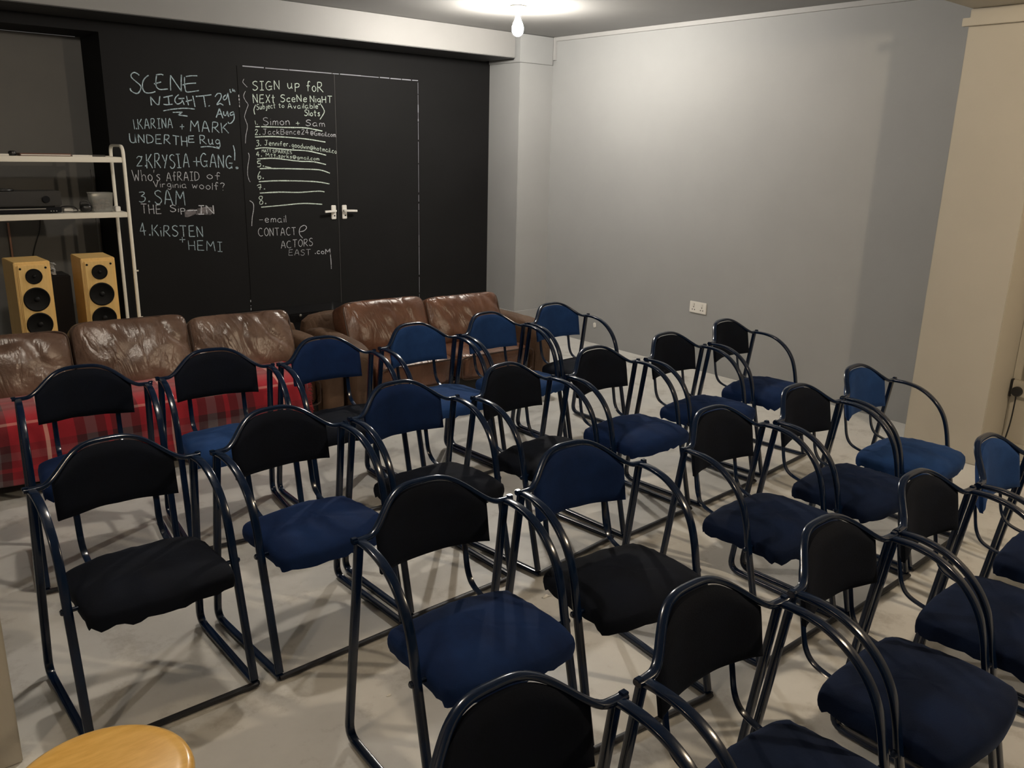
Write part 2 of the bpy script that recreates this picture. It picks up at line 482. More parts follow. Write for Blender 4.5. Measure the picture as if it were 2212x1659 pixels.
# right pier, the beam over the opening, and the wall with the socket beyond
pier = struct(MB().box(4.70, XR+.14, 1.60, 2.008, 0, 2.335).build('wall_pier', 'pier_cream', smooth=False, bevel=.004))
struct(MB().box(4.672, 4.70, 1.55, 2.03, 2.252, 2.290).build('trim_3', 'pier_cream', smooth=False, bevel=.002))
struct(MB().prism([(-2.35, 1.66), (7.0, 1.66), (7.0, 2.0), (-2.35, 2.0)], 2.336, CZ-.001, 'z').build('trim_4', 'pier_cream', smooth=False))
w2 = struct(MB().box(5.0, 5.15, -3, 1.598, 0, CZ).build('wall_right_near', 'pier_cream', smooth=False))
MB().box(4.978, 5.0, .55, 1.548, .46, 1.9).build('panel', 'pier_cream', w2, smooth=False, bevel=.012)
MB().box(4.975, 5.0, .55, 1.56, 0, .09).build('skirting', 'pier_cream', w2, smooth=False, bevel=.004)
# the stub of wall at the left edge
struct(MB().box(-2.35, .239, 2.243, 2.5, 0, CZ).build('wall_left_stub', 'pier_cream', smooth=False, bevel=.004))
# thin dark strip where the right wall meets the floor
struct(MB().box(XR-.008, XR, 2.01, 2.14, 0, .012).build('baseboard_right', 'black_plastic', smooth=False))

# ------------------------------------------------------------------ double door, painted over like the wall
YD = YB-.003
def door(name, x0, x1):
    d = struct(MB().box(x0, x1, YD, YB+.02, .01, 2.114).build(name, 'blackboard', smooth=False, bevel=.0015))
    return d
door_l = door('door_1', 2.508, 3.2585); door_r = door('door_2', 3.2635, 4.013)
def handle(d, xp, sgn):
    h = empty('door_handle', (0, 0, 0)); h.parent = d
    MB().box(xp-.0205, xp+.0205, YD-.010, YD, 1.043, 1.150).build('back_plate', 'white_plastic', h, bevel=.004)
    lv = MB()
    lv.lathe([(.0095, YD-.010), (.0085, YD-.030)], (xp-.006*sgn, 0, 1.108), 14, 'y')
    lv.sweep([(xp-.006*sgn, YD-.026, 1.108), (xp+.02*sgn, YD-.040, 1.107), (xp+.055*sgn, YD-.041, 1.106), (xp+.092*sgn, YD-.040, 1.104)], .007, .009, (0, 1, 0), 10)
    lv.build('lever', 'white_plastic', h)
    k = MB(); k.lathe([(.006, YD-.0125), (.006, YD-.0098)], (xp+.004, 0, 1.07), 12, 'y'); k.build('keyhole', 'black_plastic', h)
handle(door_l, 3.2155, -1); handle(door_r, 3.3095, 1)
e = MB()
random.seed(5)
x = 2.55
while x < 4.0:                                   # worn line along the head of the doors
    w_ = random.uniform(.05, .22); x1 = min(x+w_, 4.013)
    e.box(x, x1, YD-.0015, YD-.0005, 2.112-random.uniform(0, .0015), 2.1165+random.uniform(0, .002)); x = x1+random.uniform(.0, .012)
e.build('worn_edge', 'worn_edge', door_r, smooth=False)
e = MB(); z = 2.10
while z > .3:
    l_ = random.uniform(.05, .3); z1 = max(z-l_, .3); t = random.uniform(.0012, .0022)
    e.box(4.0125-t, 4.0125+t, YD-.0015, YD-.0005, z1, z); z = z1-random.uniform(.0, .02)
e.box(4.0095, 4.0155, YD-.002, YD-.0005, 1.87, 1.93).box(4.0095, 4.0155, YD-.002, YD-.0005, 1.80, 1.82)
e.build('worn_edge', 'worn_edge', door_r, smooth=False)
MB().box(3.2592, 3.2628, YD-.0012, YD, .02, 2.11).build('worn_edge', 'worn_gap', door_l, smooth=False)

# ------------------------------------------------------------------ chalk writing
GL = {  # one-line alphabet on a 10 high grid, baseline 0
'A':"0,0 3,10 6,0;1,3.6 5,3.6",'B':"0,0 0,10;0,10 4,9.5 4.5,7.5 3.5,5.6 0,5.2;0,5.2 4.5,4.8 5.4,2.6 4,.4 0,0",'C':"5.6,9 3,10 .6,7.5 0,4.6 1,1.4 3.4,0 6,1",
'D':"0,0 0,10;0,10 4,9 5.8,5.4 4.6,1.6 0,0",'E':"5,10 0,9.6;.4,9.6 0,0;0,0 5.4,.2;0,5 4.4,5.2",'F':"5,10 0,10;0,10 0,0;0,5 4,5",'G':"5.4,9 3,10 .6,7.5 0,4.6 1,1.2 3.4,0 5.4,1.6 5.6,4;3,4.2 6.6,4.4;5.4,4 6,0",
'H':"0,0 0,10;5,0 5,10;0,4.6 5,5.2",'I':"0,10 4,10;2,10 2,0;0,0 4,0",'J':"1,10 6,10;4,10 4,2 2,0 0,1.4",'K':"0,0 0,10;5,10 0,4;0,4.4 2,5 5.6,0",'M':"0,0 .6,10;.6,10 3.4,4.5;3.4,4.5 6,10;6,10 7,0",
'N':"0,0 0,10;0,10 5,0;5,0 5.2,10",'O':"3,10 .4,7.6 .2,3 3,0 5.6,3 5.4,7.4 3,10",'P':"0,0 .4,10;.4,10 4.5,9.4 5,6.8 3,5 .2,4.8",'R':"0,0 .4,10;.4,10 4,9.8 4.6,7.4 3,5.2 .4,4.8;1.4,5 5.8,0",
'S':"5,9 3,10 .6,8.6 1,6.4 3.6,4.8 5,2.8 3.6,.4 1.4,0 0,1.4",'T':"0,10 6,10;3,10 3,0",'U':"0,10 .2,2 2.4,0 4.6,1.6 5,10;5,10 5.4,0",'V':"0,10 2.6,0;2.6,0 5,10",'W':"0,10 1.6,0;1.6,0 3.4,6;3.4,6 5,0;5,0 6.4,10",
'X':"0,10 5,0;5,10 0,0",'Y':"0,10 2.4,5;5,10 1.6,0",'a':"4,5.4 2,6 .2,4 .4,1 2,.2 3.8,2 4,5.6;4,5.6 4,1 4.8,0",'b':"0,10 0,0;0,3.4 2,5.4 3.8,4 3.6,1 1.8,0 0,1",'c':"3.8,5.2 2,6 .4,4.4 .2,1.6 1.8,0 3.8,.8",'d':"4,5 2,5.6 .2,3.6 .4,1 2,0 4,1.6;4,10 4,0",
'e':"0,3 3.8,3.6 3.4,5.6 1.6,6 .2,3.8 .6,.8 2.4,0 4,1",'f':"4,9 2.8,10 1.8,8 1.8,0;0,5.4 3.6,5.4",'g':"3.8,5.4 1.8,6 .2,4 .8,1.6 2.6,1.4 3.8,3.6;3.8,5.8 4,-1 2.4,-3 .4,-2",'h':"0,10 0,0;0,3.4 2,5.6 3.6,4.4 3.8,0",'i':"0,5.6 0,0;0,8 .1,8.4",
'j':"2,5.6 2,-2 .8,-3 0,-2.4;2,8 2.1,8.4",'k':"0,10 0,0;3.6,6 .2,2.8;.8,3.4 4,0",'l':"0,10 .1,0",'m':"0,0 .2,5.6;.2,4 1.6,5.8 2.6,4 2.7,0;2.7,4 4.2,5.8 5.2,4 5.4,0",'n':"0,0 0,5.6;0,3.6 2,5.8 3.4,4.4 3.6,0",'o':"2,5.8 .2,4 .2,1.6 2,0 3.8,1.6 3.8,4 2,5.8",
'p':"0,6 .3,-3.4;0,5 2,6 3.8,4.6 3.2,2 .2,1.4",'r':"0,0 0,5.6;0,3.6 1.4,5.4 3,5.2",'s':"3.4,5.2 1.8,5.8 .4,4.6 1.8,3.2 3.2,1.8 1.8,0 0,.8",'t':"1.8,9 1.8,.6 3,0;0,5.8 3.8,6",'u':"0,5.8 .2,1.4 1.6,0 3.4,2;3.6,5.8 3.6,1 4.2,0",'v':"0,5.6 1.8,0;1.8,0 3.6,5.6",
'w':"0,5.6 1,0;1,0 2.4,4;2.4,4 3.6,0;3.6,0 4.8,5.6",'x':"0,5.6 3.6,0;3.6,5.6 0,0",'1':"0,10 .6,0",'2':".4,8 2,10 4,9 3.8,6.4 .2,0;.2,0 4.6,.4",'3':".4,9.6 3,10 4,8.4 1.6,5.8;1.6,5.8 4.2,4.6 4,1.4 1.8,0 0,.8",'4':"3.4,0 3,10;3,10 0,3.4;0,3.4 5,3.6",
'5':"4,10 .8,9.6 .6,5.8;.6,5.8 3.6,5.4 4.2,2.6 2.4,.2 0,.6",'6':"3,10 .8,6 .2,2 2,0 3.8,1.6 3.2,4.2 .6,3",'7':"0,8.6 1.6,10 4,9.6 3,4 2.2,0;.8,5 4.4,4.6",'8':"4,9 2,10 .4,8 2,5.6 4.2,3 3.6,.4 1.4,.4 1.2,3 3.2,6 4,9",'9':"3.6,8.6 2,10 .4,8 1,5.6 3,6.2 3.8,9 4,0",
'.':"0,0 .5,1 1,.2 .2,.1",'+':"0,5 5,5.2;2.6,9.6 2.5,.4","'":"0,10 -.4,7.6",'?':"0,8.4 2,10 4,8.6 2.6,5.4 2,3.4;1.9,.4 2.2,0",'-':"0,4 4,4.2",'@':"4.4,3 3.4,5.6 2,5 1.8,2.6 3.4,2.2 4.6,5;4.6,5 5,2.4 6.4,3.4 6,7 3.6,8.6 .8,7 .2,3 2,0 5,0",'(':"1.4,10 0,5 1.4,-1",')':"0,10 1.4,5 0,-1"}
def parse_glyph(s): return [[tuple(float(c) for c in q.split(',')) for q in l.split()] for l in s.split(';')]
GLYPH = {k: parse_glyph(v) for k, v in GL.items()}
def ribbon(mb, pts, w, y):
    """a stroke of chalk lying flat on the wall; pts in (x, z)"""
    P = [Vector((a, 0, c)) for a, c in pts]
    if len(P) > 2: P = crom(P, 5)
    vs = []; fs = []
    for i, p in enumerate(P):
        t = (P[min(i+1, len(P)-1)]-P[max(i-1, 0)]); t = t.normalized() if t.length > 1e-6 else Vector((1, 0, 0))
        nn = Vector((-t.z, 0, t.x)); k = w*.5*(.82+.3*noise.noise(p*60))
        vs += [(p.x+nn.x*k, y, p.z+nn.z*k), (p.x-nn.x*k, y, p.z-nn.z*k)]
    for i in range(len(P)-1): fs.append((2*i, 2*i+1, 2*i+3, 2*i+2))
    mb.add(vs, fs)
chalk = {}
def chalk_mb(c, x): 
    key = (c, 'door' if x > 2.508 else 'wall')
    return chalk.setdefault(key, MB()), (YD-.0012 if key[1] == 'door' else YB-.0012)
for c, lst in CHALK_STROKES.items():
    for w, pts in lst:
        mb, y = chalk_mb(c, min(p[0] for p in pts)/1000); ribbon(mb, [(a/1000, b/1000) for a, b in pts], w/1000, y)
rnd = random.Random(3)
for c, t, x0, z0, x1, z1, h, w in CHALK_WORDS:
    mb, y = chalk_mb(c, x0/1000)
    adv = []; u = 0
    for ch in t:
        wd = max(p[0] for l in GLYPH[ch] for p in l); adv.append((u, ch)); u += wd+(2.0 if ch in '.1il\'' else 2.3)
    u -= 2.2
    for u0, ch in adv:
        dz = rnd.uniform(-.25, .25); sc = rnd.uniform(.95, 1.06); sh = rnd.uniform(-.05, .06)
        for l in GLYPH[ch]:
            pts = []
            for gx, gy in l:
                k = (u0+gx+sh*gy)/u
                pts.append(((x0+(x1-x0)*k)/1000, (z0+(z1-z0)*k+h*(gy*sc+dz)/10)/1000))
            ribbon(mb, pts, w/1000, y)
for (c, where), mb in chalk.items():
    mb.build('chalk_writing', 'chalk_'+c, door_l if where == 'door' else wall_back, smooth=False)
sm = MB()       # rubbed-out patch under the words of the third act
for poly in ([(2.150, 1.108), (2.157, 1.150), (2.21, 1.160), (2.268, 1.158), (2.272, 1.120), (2.25, 1.104), (2.20, 1.108)], [(2.072, 1.096), (2.070, 1.132), (2.085, 1.142), (2.12, 1.150), (2.150, 1.146), (2.149, 1.114), (2.11, 1.100), (2.09, 1.094)]):
    sm.add([(a, YB-.0008, c) for a, c in poly], [tuple(range(len(poly)))])
sm.build('chalk_smear', 'chalk_smear', wall_back, smooth=False)

# ------------------------------------------------------------------ lamps of the room
def bulb(name, x, y, mat, label, zc=CZ, drop=0.0):
    r = tag(empty(name, (x, y, zc)), label, 'light')
    z = -drop
    MB().lathe([(.052, .0), (.056, -.004), (.052, -.022), (.044, -.026), (.0, -.026)], (0, 0, z), 28).build('ceiling_rose', 'white_plastic', r)
    MB().lathe([(.017, -.026), (.018, -.05), (.0155, -.052), (.0, -.052)], (0, 0, z), 20).build('lamp_holder', 'white_plastic', r)
    MB().lathe([(.0145, -.052), (.0155, -.070), (.022, -.088), (.032, -.110), (.0385, -.135), (.037, -.158), (.028, -.176), (.014, -.186), (.0, -.188)], (0, 0, z), 28).build('glass_bulb', mat, r)
    return r
bulb('bare_bulb', 3.863, 4.549, 'bulb_glow', 'glowing bare bulb in a white ceiling holder in front of the white beam')
bulb('bare_bulb', 1.08, 2.83, 'bulb_glow_dim', 'dimmer bare bulb over the left chairs, above the photo')
bulb('bare_bulb', 3.23, -.125, 'bulb_glow_warm', 'warm bare bulb on the ceiling to the right of the camera, outside the photo')
bulb('bare_bulb', -.78, 1.18, 'bulb_glow_left', 'warm bare bulb on the ceiling to the left of the camera, outside the photo')

# ------------------------------------------------------------------ chairs
HJ, HA, WJ = .643, .726, .229
def arch(s):                                          # rise of the back rail, s in -1..1
    return .5*(1+math.cos(math.pi*min(1, abs(s)/.9)**1.61))
def rail_pt(s): return Vector((s*WJ, -.069*arch(s)-.012*max(0, 1-s*s), HJ+(HA-HJ)*arch(s)))
def seat_mesh(name, mat, seed):
    ctrl = [(-.180, .062), (-.198, .092), (-.201, .20), (-.202, .315), (-.189, .362), (-.10, .388), (0, .394), (.10, .388), (.189, .362), (.202, .315), (.201, .20), (.198, .092), (.180, .062), (.09, .056), (0, .054), (-.09, .056)]
    out = crom([(a, b, 0) for a, b in ctrl], 5, closed=True); c = Vector((0, .225, 0)); n = len(out)
    def top(p):
        x, y = p.x, p.y
        z = .433-.020*(abs(x)/.194)**3-.012*((.225-y)/.17)**2*(y < .225)
        if y > .27: z -= .026*((y-.27)/.12)**2
        q = Vector((x*7+seed*3.1, y*5, seed*1.7))
        z += .0045*noise.noise(q*1.3)
        rd = noise.noise(q*.9+Vector((4, 0, 0)))
        z += .0085*max(0, .25-abs(noise.noise(Vector((x*9+y*4, y*16-x*5, seed*2.3)))))*(1 if rd > -.1 else .3)*2
        return z
    rows = []
    for k in (.05, .18, .32, .46, .60, .72, .82, .90, .955, .985):
        row = []
        for p in out:
            q = c+(p-c)*k; q.z = top(q)-.010*max(0, (k-.82)/.165)**2; row.append((q.x, q.y, q.z))
        rows.append(row)
    for k, dz in ((1.0, .022), (1.0, .034)):
        row = []
        for i, p in enumerate(out):
            q = c+(p-c)*k; q.z = top(q)-dz; row.append((q.x, q.y, q.z))
        rows.append(row)
    hem = []
    for i, p in enumerate(out):                        # uneven hem of the loose cover
        q = c+(p-c)*(.985+.012*noise.noise(Vector((i*.7, seed, 0)))); q.z = top(q)-.050-.010*noise.noise(Vector((i*.45, seed*5, 3)))-(.004 if i % 7 == 0 else 0); hem.append((q.x, q.y, q.z))
    rows.append(hem)
    rows.append([((c+(p-c)*.90).x, (c+(p-c)*.90).y, top(c+(p-c)*.9)-.044) for p in out])
    rows.append([((c+(p-c)*.3).x, (c+(p-c)*.3).y, top(c+(p-c)*.3)-.046) for p in out])
    mb = MB(); mb.grid(rows, closed=True)
    mb.f.append(tuple(range(n))); k = (len(rows)-1)*n; mb.f.append(tuple(range(k, k+n)))
    return mb.mesh(name, mat)
def pad_mesh(name, mat, seed):
    hw = .172; nx = 28; nz = 12
    def ztop(x): return rail_pt(min(1, max(-1, x/WJ))).z-.009
    def yc(x, z):
        return -.036-.175*(z-.535)+.036*(abs(x)/hw)**2.2+.010*(1-((z-.62)/.1)**2)*.0
    front = []; back = []
    for j in range(nz+1):
        v = j/nz; fr = []; bk = []
        for i in range(nx+1):
            u = -1+2*i/nx; x = u*hw
            zb = .532+.004*noise.noise(Vector((x*12, seed, 0)))
            zt = ztop(x); z = zb+(zt-zb)*v
            rim = max(0, 1-abs(u)**9)*max(0, 1-abs(2*v-1)**7); t = .0065+.0125*rim**.6
            w = .0016*noise.noise(Vector((x*10+seed*2, z*14, seed)))
            y = yc(x, z)
            fr.append((x, y+t+w, z)); bk.append((x, y-t*.8, z))
        front.append(fr); back.append(bk)
    mb = MB(); mb.grid(front); o = len(mb.v); mb.grid(back)
    m_ = nx+1
    for j in range(nz):
        for i in (0, nx):
            a = j*m_+i; b = (j+1)*m_+i; mb.f.append((a, b, b+o, a+o))
    for i in range(nx):
        for j in (0, nz):
            a = j*m_+i; mb.f.append((a, a+1, a+1+o, a+o))
    return mb.mesh(name, mat)
SEATS = {(m_, s): seat_mesh('seat', m_, s) for m_ in ('velvet_blue', 'velvet_half_lit', 'velvet_dim', 'velvet_shaded') for s in (1, 2, 3)}
PADS = {(m_, s): pad_mesh('backrest', m_, s) for m_ in ('velvet_blue', 'velvet_half_lit', 'velvet_dim', 'velvet_shaded') for s in (1, 2)}

def make_chair():
    root = empty('tubular_armchair')
    # back rail: one oval tube, flat ends meet the neighbour's
    pts = [rail_pt(-1+2*i/48) for i in range(49)]
    pts = [Vector((-.249, 0, HJ+.001)), Vector((-.24, 0, HJ))]+pts+[Vector((.24, 0, HJ)), Vector((.249, 0, HJ+.001))]
    MB().sweep(pts, .0105, .0072, (0, 1, 0), 12).build('back_rail', 'frame_blue', root)
    for s in (-1, 1):
        x0 = s*WJ
        arm = crom([(x0, -.004, .640), (x0, .03, .6425), (x0, .070, .641), (x0, .118, .631), (x0, .165, .608), (x0, .208, .571), (x0, .238, .526), (x0, .258, .470), (x0, .272, .405)], 5)
        arm += [Vector((x0+s*.001, .318, .21)), Vector((x0+s*.002, .362, .022))]
        MB().sweep(arm, .0122, .0066, (1, 0, 0), 16, ex=.42).build('arm_and_front_leg', 'frame_blue', root)
        leg = rounded([(x0, -.004, .636), (x0+s*.006, -.088, .012), (x0+s*.003, .372, .012)], .05, 6)
        MB().sweep(leg, .0122, .0078, (1, 0, 0), 16, ex=.42).build('rear_leg_and_runner', 'frame_blue', root)
        jb = crom([(s*.115, -.047, .60), (s*.115, -.040, .55), (s*.115, -.031, .50), (s*.115, -.020, .450), (s*.115, .000, .418), (s*.115, .035, .402), (s*.115, .09, .395), (s*.115, .27, .3895)], 5)
        MB().sweep(jb, .0095, .0035, (1, 0, 0), 8).build('back_support', 'frame_blue', root)
        MB().box(min(s*.236, s*.252), max(s*.236, s*.252), -.007, .007, HJ+.004, HJ+.0105).build('link_clip', 'frame_blue', root, bevel=.0015)
    rod = MB().sweep([(-.240, .272, .386), (.240, .272, .386)], .006, .006, (0, 1, 0), 10)
    for s in (-1, 1): rod.lathe([(.0085, s*.238), (.0095, s*.243), (.006, s*.247)], (0, .272, .386), 10, 'x')
    rod.build('seat_rod', 'frame_blue', root)
    MB().sweep([(-.236, .372, .012), (.236, .372, .012)], .0105, .0065, (0, 1, 0), 10).build('floor_bar', 'frame_worn', root)
    o = bpy.data.objects.new('seat', SEATS[('velvet_blue', 1)]); COL.objects.link(o); o.parent = root
    o = bpy.data.objects.new('backrest', PADS[('velvet_blue', 1)]); COL.objects.link(o); o.parent = root
    return root
proto = make_chair()
def copy_chair():
    r = proto.copy(); COL.objects.link(r)
    for ch in list(proto.children):
        c_ = ch.copy(); COL.objects.link(c_); c_.parent = r
    return r
# x, y, turn, seat velvet, pad velvet, label
B_, N_, D_, K_ = 'velvet_blue', 'velvet_half_lit', 'velvet_dim', 'velvet_shaded'
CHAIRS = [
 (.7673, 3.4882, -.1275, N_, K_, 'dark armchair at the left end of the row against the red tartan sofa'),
 (1.2926, 3.4765, -.1229, B_, K_, 'armchair with bright blue seat and shaded back in front of the tartan blanket'),
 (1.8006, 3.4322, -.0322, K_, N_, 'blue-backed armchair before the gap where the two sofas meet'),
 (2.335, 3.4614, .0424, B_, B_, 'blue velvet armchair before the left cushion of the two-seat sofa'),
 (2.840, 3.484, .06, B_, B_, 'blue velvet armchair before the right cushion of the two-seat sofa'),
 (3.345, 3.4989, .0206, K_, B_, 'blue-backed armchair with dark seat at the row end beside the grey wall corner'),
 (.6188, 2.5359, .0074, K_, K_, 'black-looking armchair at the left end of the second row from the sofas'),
 (1.1468, 2.5289, .0322, N_, K_, 'second armchair from the left in the second row, blue seat and shaded back'),
 (1.666, 2.5658, .0119, K_, N_, 'armchair with navy back and shaded seat, third from the left in the second row'),
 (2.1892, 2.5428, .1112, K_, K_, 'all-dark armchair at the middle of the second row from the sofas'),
 (2.7288, 2.5469, .0366, N_, K_, 'third armchair from the wall end of the second row, blue seat and shaded back'),
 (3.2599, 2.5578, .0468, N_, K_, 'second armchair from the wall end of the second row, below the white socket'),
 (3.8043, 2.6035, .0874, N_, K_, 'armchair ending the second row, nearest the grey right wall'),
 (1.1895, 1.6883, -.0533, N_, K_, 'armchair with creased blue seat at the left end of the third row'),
 (1.7173, 1.6611, -.1084, K_, N_, 'armchair with shaded seat beside the gap in the third row, left side of the gap'),
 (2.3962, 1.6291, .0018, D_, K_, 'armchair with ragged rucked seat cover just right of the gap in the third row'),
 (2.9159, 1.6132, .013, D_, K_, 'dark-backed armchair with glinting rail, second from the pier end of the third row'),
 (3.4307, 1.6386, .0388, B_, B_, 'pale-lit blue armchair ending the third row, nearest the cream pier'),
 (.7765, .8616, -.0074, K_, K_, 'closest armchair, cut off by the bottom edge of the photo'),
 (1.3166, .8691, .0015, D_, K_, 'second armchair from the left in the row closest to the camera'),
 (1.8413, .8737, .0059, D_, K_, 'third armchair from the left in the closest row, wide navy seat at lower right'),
 (2.352, .8804, .0048, D_, K_, 'fourth armchair from the left in the closest row, shaded back at the right'),
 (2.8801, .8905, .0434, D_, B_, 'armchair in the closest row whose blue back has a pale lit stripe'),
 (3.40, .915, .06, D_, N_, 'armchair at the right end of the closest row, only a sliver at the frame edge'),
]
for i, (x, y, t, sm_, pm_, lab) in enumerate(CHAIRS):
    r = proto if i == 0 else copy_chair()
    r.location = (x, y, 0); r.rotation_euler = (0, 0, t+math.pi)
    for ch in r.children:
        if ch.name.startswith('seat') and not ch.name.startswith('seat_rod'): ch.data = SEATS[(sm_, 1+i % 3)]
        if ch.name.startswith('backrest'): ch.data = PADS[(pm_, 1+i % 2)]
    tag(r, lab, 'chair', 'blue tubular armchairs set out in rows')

# ------------------------------------------------------------------ sofas
def cushion_fn(seed, amp, bulge, axis='y', hard=0):
    def fn(u, P):
        q = Vector((P.x*5+seed*7.3, P.y*5, P.z*5+seed))
        w = noise.noise(q)*.5+noise.noise(q*2.3)*.35
        cr_ = max(0, .22-abs(noise.noise(Vector((P.x*6+P.z*2.5+seed*3, P.y*3, P.z*3.4-P.x*1.5+seed)))))*3.2
        d = amp*(w-cr_*.8)
        if axis == 'y':
            k = (1-abs(u.x)**2.5)*(1-abs(u.z)**2.5)
            P.y += (bulge*k*(-1 if u.y < 0 else .3)); P.y += -d if u.y < 0 else d
        else:
            k = (1-abs(u.x)**2.5)*(1-abs(u.y)**2.5)
            P.z += bulge*k*(1 if u.z > 0 else 0)+(d if u.z > 0 else 0)
        return P
    return fn
def piping(mb, hx, hz, y, e, r, cx_, cz_, tilt):
    pts = []
    for k in range(65):
        th = 2*math.pi*k/64; c_, s_ = math.cos(th), math.sin(th)
        q = (abs(c_)**e+abs(s_)**e)**(-1/e)
        pts.append((cx_+hx*c_*q, y, cz_+hz*s_*q))
    mb.sweep(pts, r, r, (0, 1, 0), 6, cap=False)
def sofa(name, loc, rz, label, w_in, arm_w, n, back_h, mats, seeds, mattop):
    """local: x along the sofa, -y towards the chairs; origin under the back of the seat"""
    r = tag(empty(name, loc, rz), label, 'sofa', None)
    hw = w_in/2
    b_ = MB(); b_.box(-hw-arm_w*.95, hw+arm_w*.95, -.40, .24, .05, .20); b_.build('base', 'sofa_base', r, bevel=.01)
    bk = MB(); superbox(bk, 0, .235, .36, hw+arm_w*.9, .055, .22, 8, 8); bk.build('back_frame', 'leather_suede', r)
    for s in (-1, 1):
        a = MB()
        superbox(a, s*(hw+arm_w/2), -.11, .285, arm_w/2, .385, .215, 5, 12, cushion_fn(seeds[0]+s, .006, .012, 'z'))
        a.build('armrest', 'leather_suede', r)
    cw = w_in/n
    for i in range(n):
        cx_ = -hw+cw*(i+.5)
        c_ = MB(); superbox(c_, cx_, -.125, .275, cw/2-.003, .355, .088, 7, 18, cushion_fn(seeds[i]+11, .006, .012, 'z'))
        o = c_.build('seat_cushion', 'leather_brown', r)
        pp = MB(); piping(pp, cw/2-.012, .074, -.478, 9, .0045, cx_, .275, 0); pp.build('piping', 'leather_seam', o)
        hh = back_h[i]
        c_ = MB(); superbox(c_, 0, 0, hh/2, cw/2-.002, .098, hh/2, 9, 40, cushion_fn(seeds[i], .016, .034, 'y'))
        o = c_.build('back_cushion', mats[i], r)
        o.location = (cx_, -.085, .330); o.rotation_euler = (math.radians(-22), 0, 0)
        pp = MB(); piping(pp, cw/2-.010, hh/2-.009, -.082, 9, .0045, 0, hh/2, 0); pp.build('piping', 'leather_seam', o)
    fm = MB()
    for sx_ in (-1, 1):
        for y in (-.36, .2): fm.box(sx_*(hw+.02)-.025, sx_*(hw+.02)+.025, y-.025, y+.025, 0, .052)
    fm.build('feet', 'sofa_base', r)
    return r
sofa('two_seat_sofa', (3.04, 4.50, 0), math.radians(-3), 'brown leather two-seat sofa in front of the black doors', 1.17, .155, 2, (.345, .325), ('leather_brown', 'leather_brown'), (3, 8), None)
sofa('three_seat_sofa', (1.265, 4.62, 0), math.radians(-4), 'worn brown leather three-seat sofa with a tartan blanket, in front of the shelf unit', 1.74, .15, 3, (.340, .368, .340), ('leather_worn', 'leather_worn', 'leather_worn'), (21, 25, 31), None)

# tartan blanket over the seat of the three-seat sofa
bl = tag(empty('tartan_blanket', (1.265, 4.62, 0), math.radians(-4)), 'red and grey tartan blanket draped over the seat of the three-seat sofa', 'blanket')
prof = [(-.10, .385), (-.16, .385), (-.24, .386), (-.36, .384), (-.44, .376), (-.482, .355), (-.500, .32), (-.506, .26), (-.511, .20), (-.518, .12), (-.522, .07)]
pc = crom([(0, a, c) for a, c in prof], 4)
rows = []; uvs = []; nxb = 120; XL, XH = -1.02, .765
ln = [0]
for i in range(1, len(pc)): ln.append(ln[-1]+(pc[i]-pc[i-1]).length)
for i, p in enumerate(pc):
    row = []
    for j in range(nxb+1):
        x = XL+(XH-XL)*j/nxb
        k = ln[i]/ln[-1]
        d = .008*noise.noise(Vector((x*4.2, ln[i]*3, 1.3)))+.010*math.sin(x*11+ln[i]*3)*max(0, k-.5)*1.6
        xx = x+.012*noise.noise(Vector((x*2, ln[i]*5, 7)))
        up = 1 if k < .55 else 0
        row.append((xx, p.y-.012-abs(d)*(1-up), p.z+.008+abs(d)*up)); uvs.append((x+.004*noise.noise(Vector((x*3, ln[i]*6, 2))), ln[i]))
    rows.append(row)
mb = MB(); mb.grid(rows)
me = bpy.data.meshes.new('cloth'); me.from_pydata(mb.v, [], mb.f); me.materials.append(MATS['tartan'])
uvl = me.uv_layers.new(name='UVMap')
for lp in me.loops: uvl.data[lp.index].uv = uvs[lp.vertex_index]
me.polygons.foreach_set('use_smooth', [True]*len(me.polygons)); me.update()
o = bpy.data.objects.new('cloth', me); COL.objects.link(o); o.parent = bl
md = o.modifiers.new('thickness', 'SOLIDIFY'); md.thickness = .004; md.offset = 1
fr = MB(); rf = random.Random(2)
for i in range(0, len(pc)*3):
    t = i/(len(pc)*3)*(len(pc)-1); a = int(t); p = pc[a].lerp(pc[min(a+1, len(pc)-1)], t-a)
    k = 1 if p.z > .37 else 0
    fr.sweep([(XH-.003, p.y-.014, p.z+.010*k), (XH+.014, p.y-.017, p.z+.010*k-rf.uniform(0, .006)), (XH+rf.uniform(.02, .032), p.y-.018, p.z+.008*k-rf.uniform(.004, .02))], .0012, .0012, (0, 0, 1), 5)
tag(fr.build('fringe', 'tartan', bl), 'red fringe along the right edge')

# black case behind the gap between the sofas
cs = tag(empty('black_case', (2.50, 5.24, 0)), 'low black case with shiny studs behind the gap between the two sofas', 'case')
MB().box(-.42, .42, -.14, .14, 0, .50).build('body', 'black_plastic', cs, bevel=.012)
MB().box(-.425, .425, -.145, .145, .455, .513).build('lid', 'black_gloss', cs, bevel=.01)
for k, x in enumerate((-.02, .04, .12)):
    s_ = MB().lathe([(.010, -.150), (.007, -.155), (.0, -.157)], (x, 0, .50-.012*(k % 2)), 12, 'y'); s_.build('stud', 'silver_line', cs)

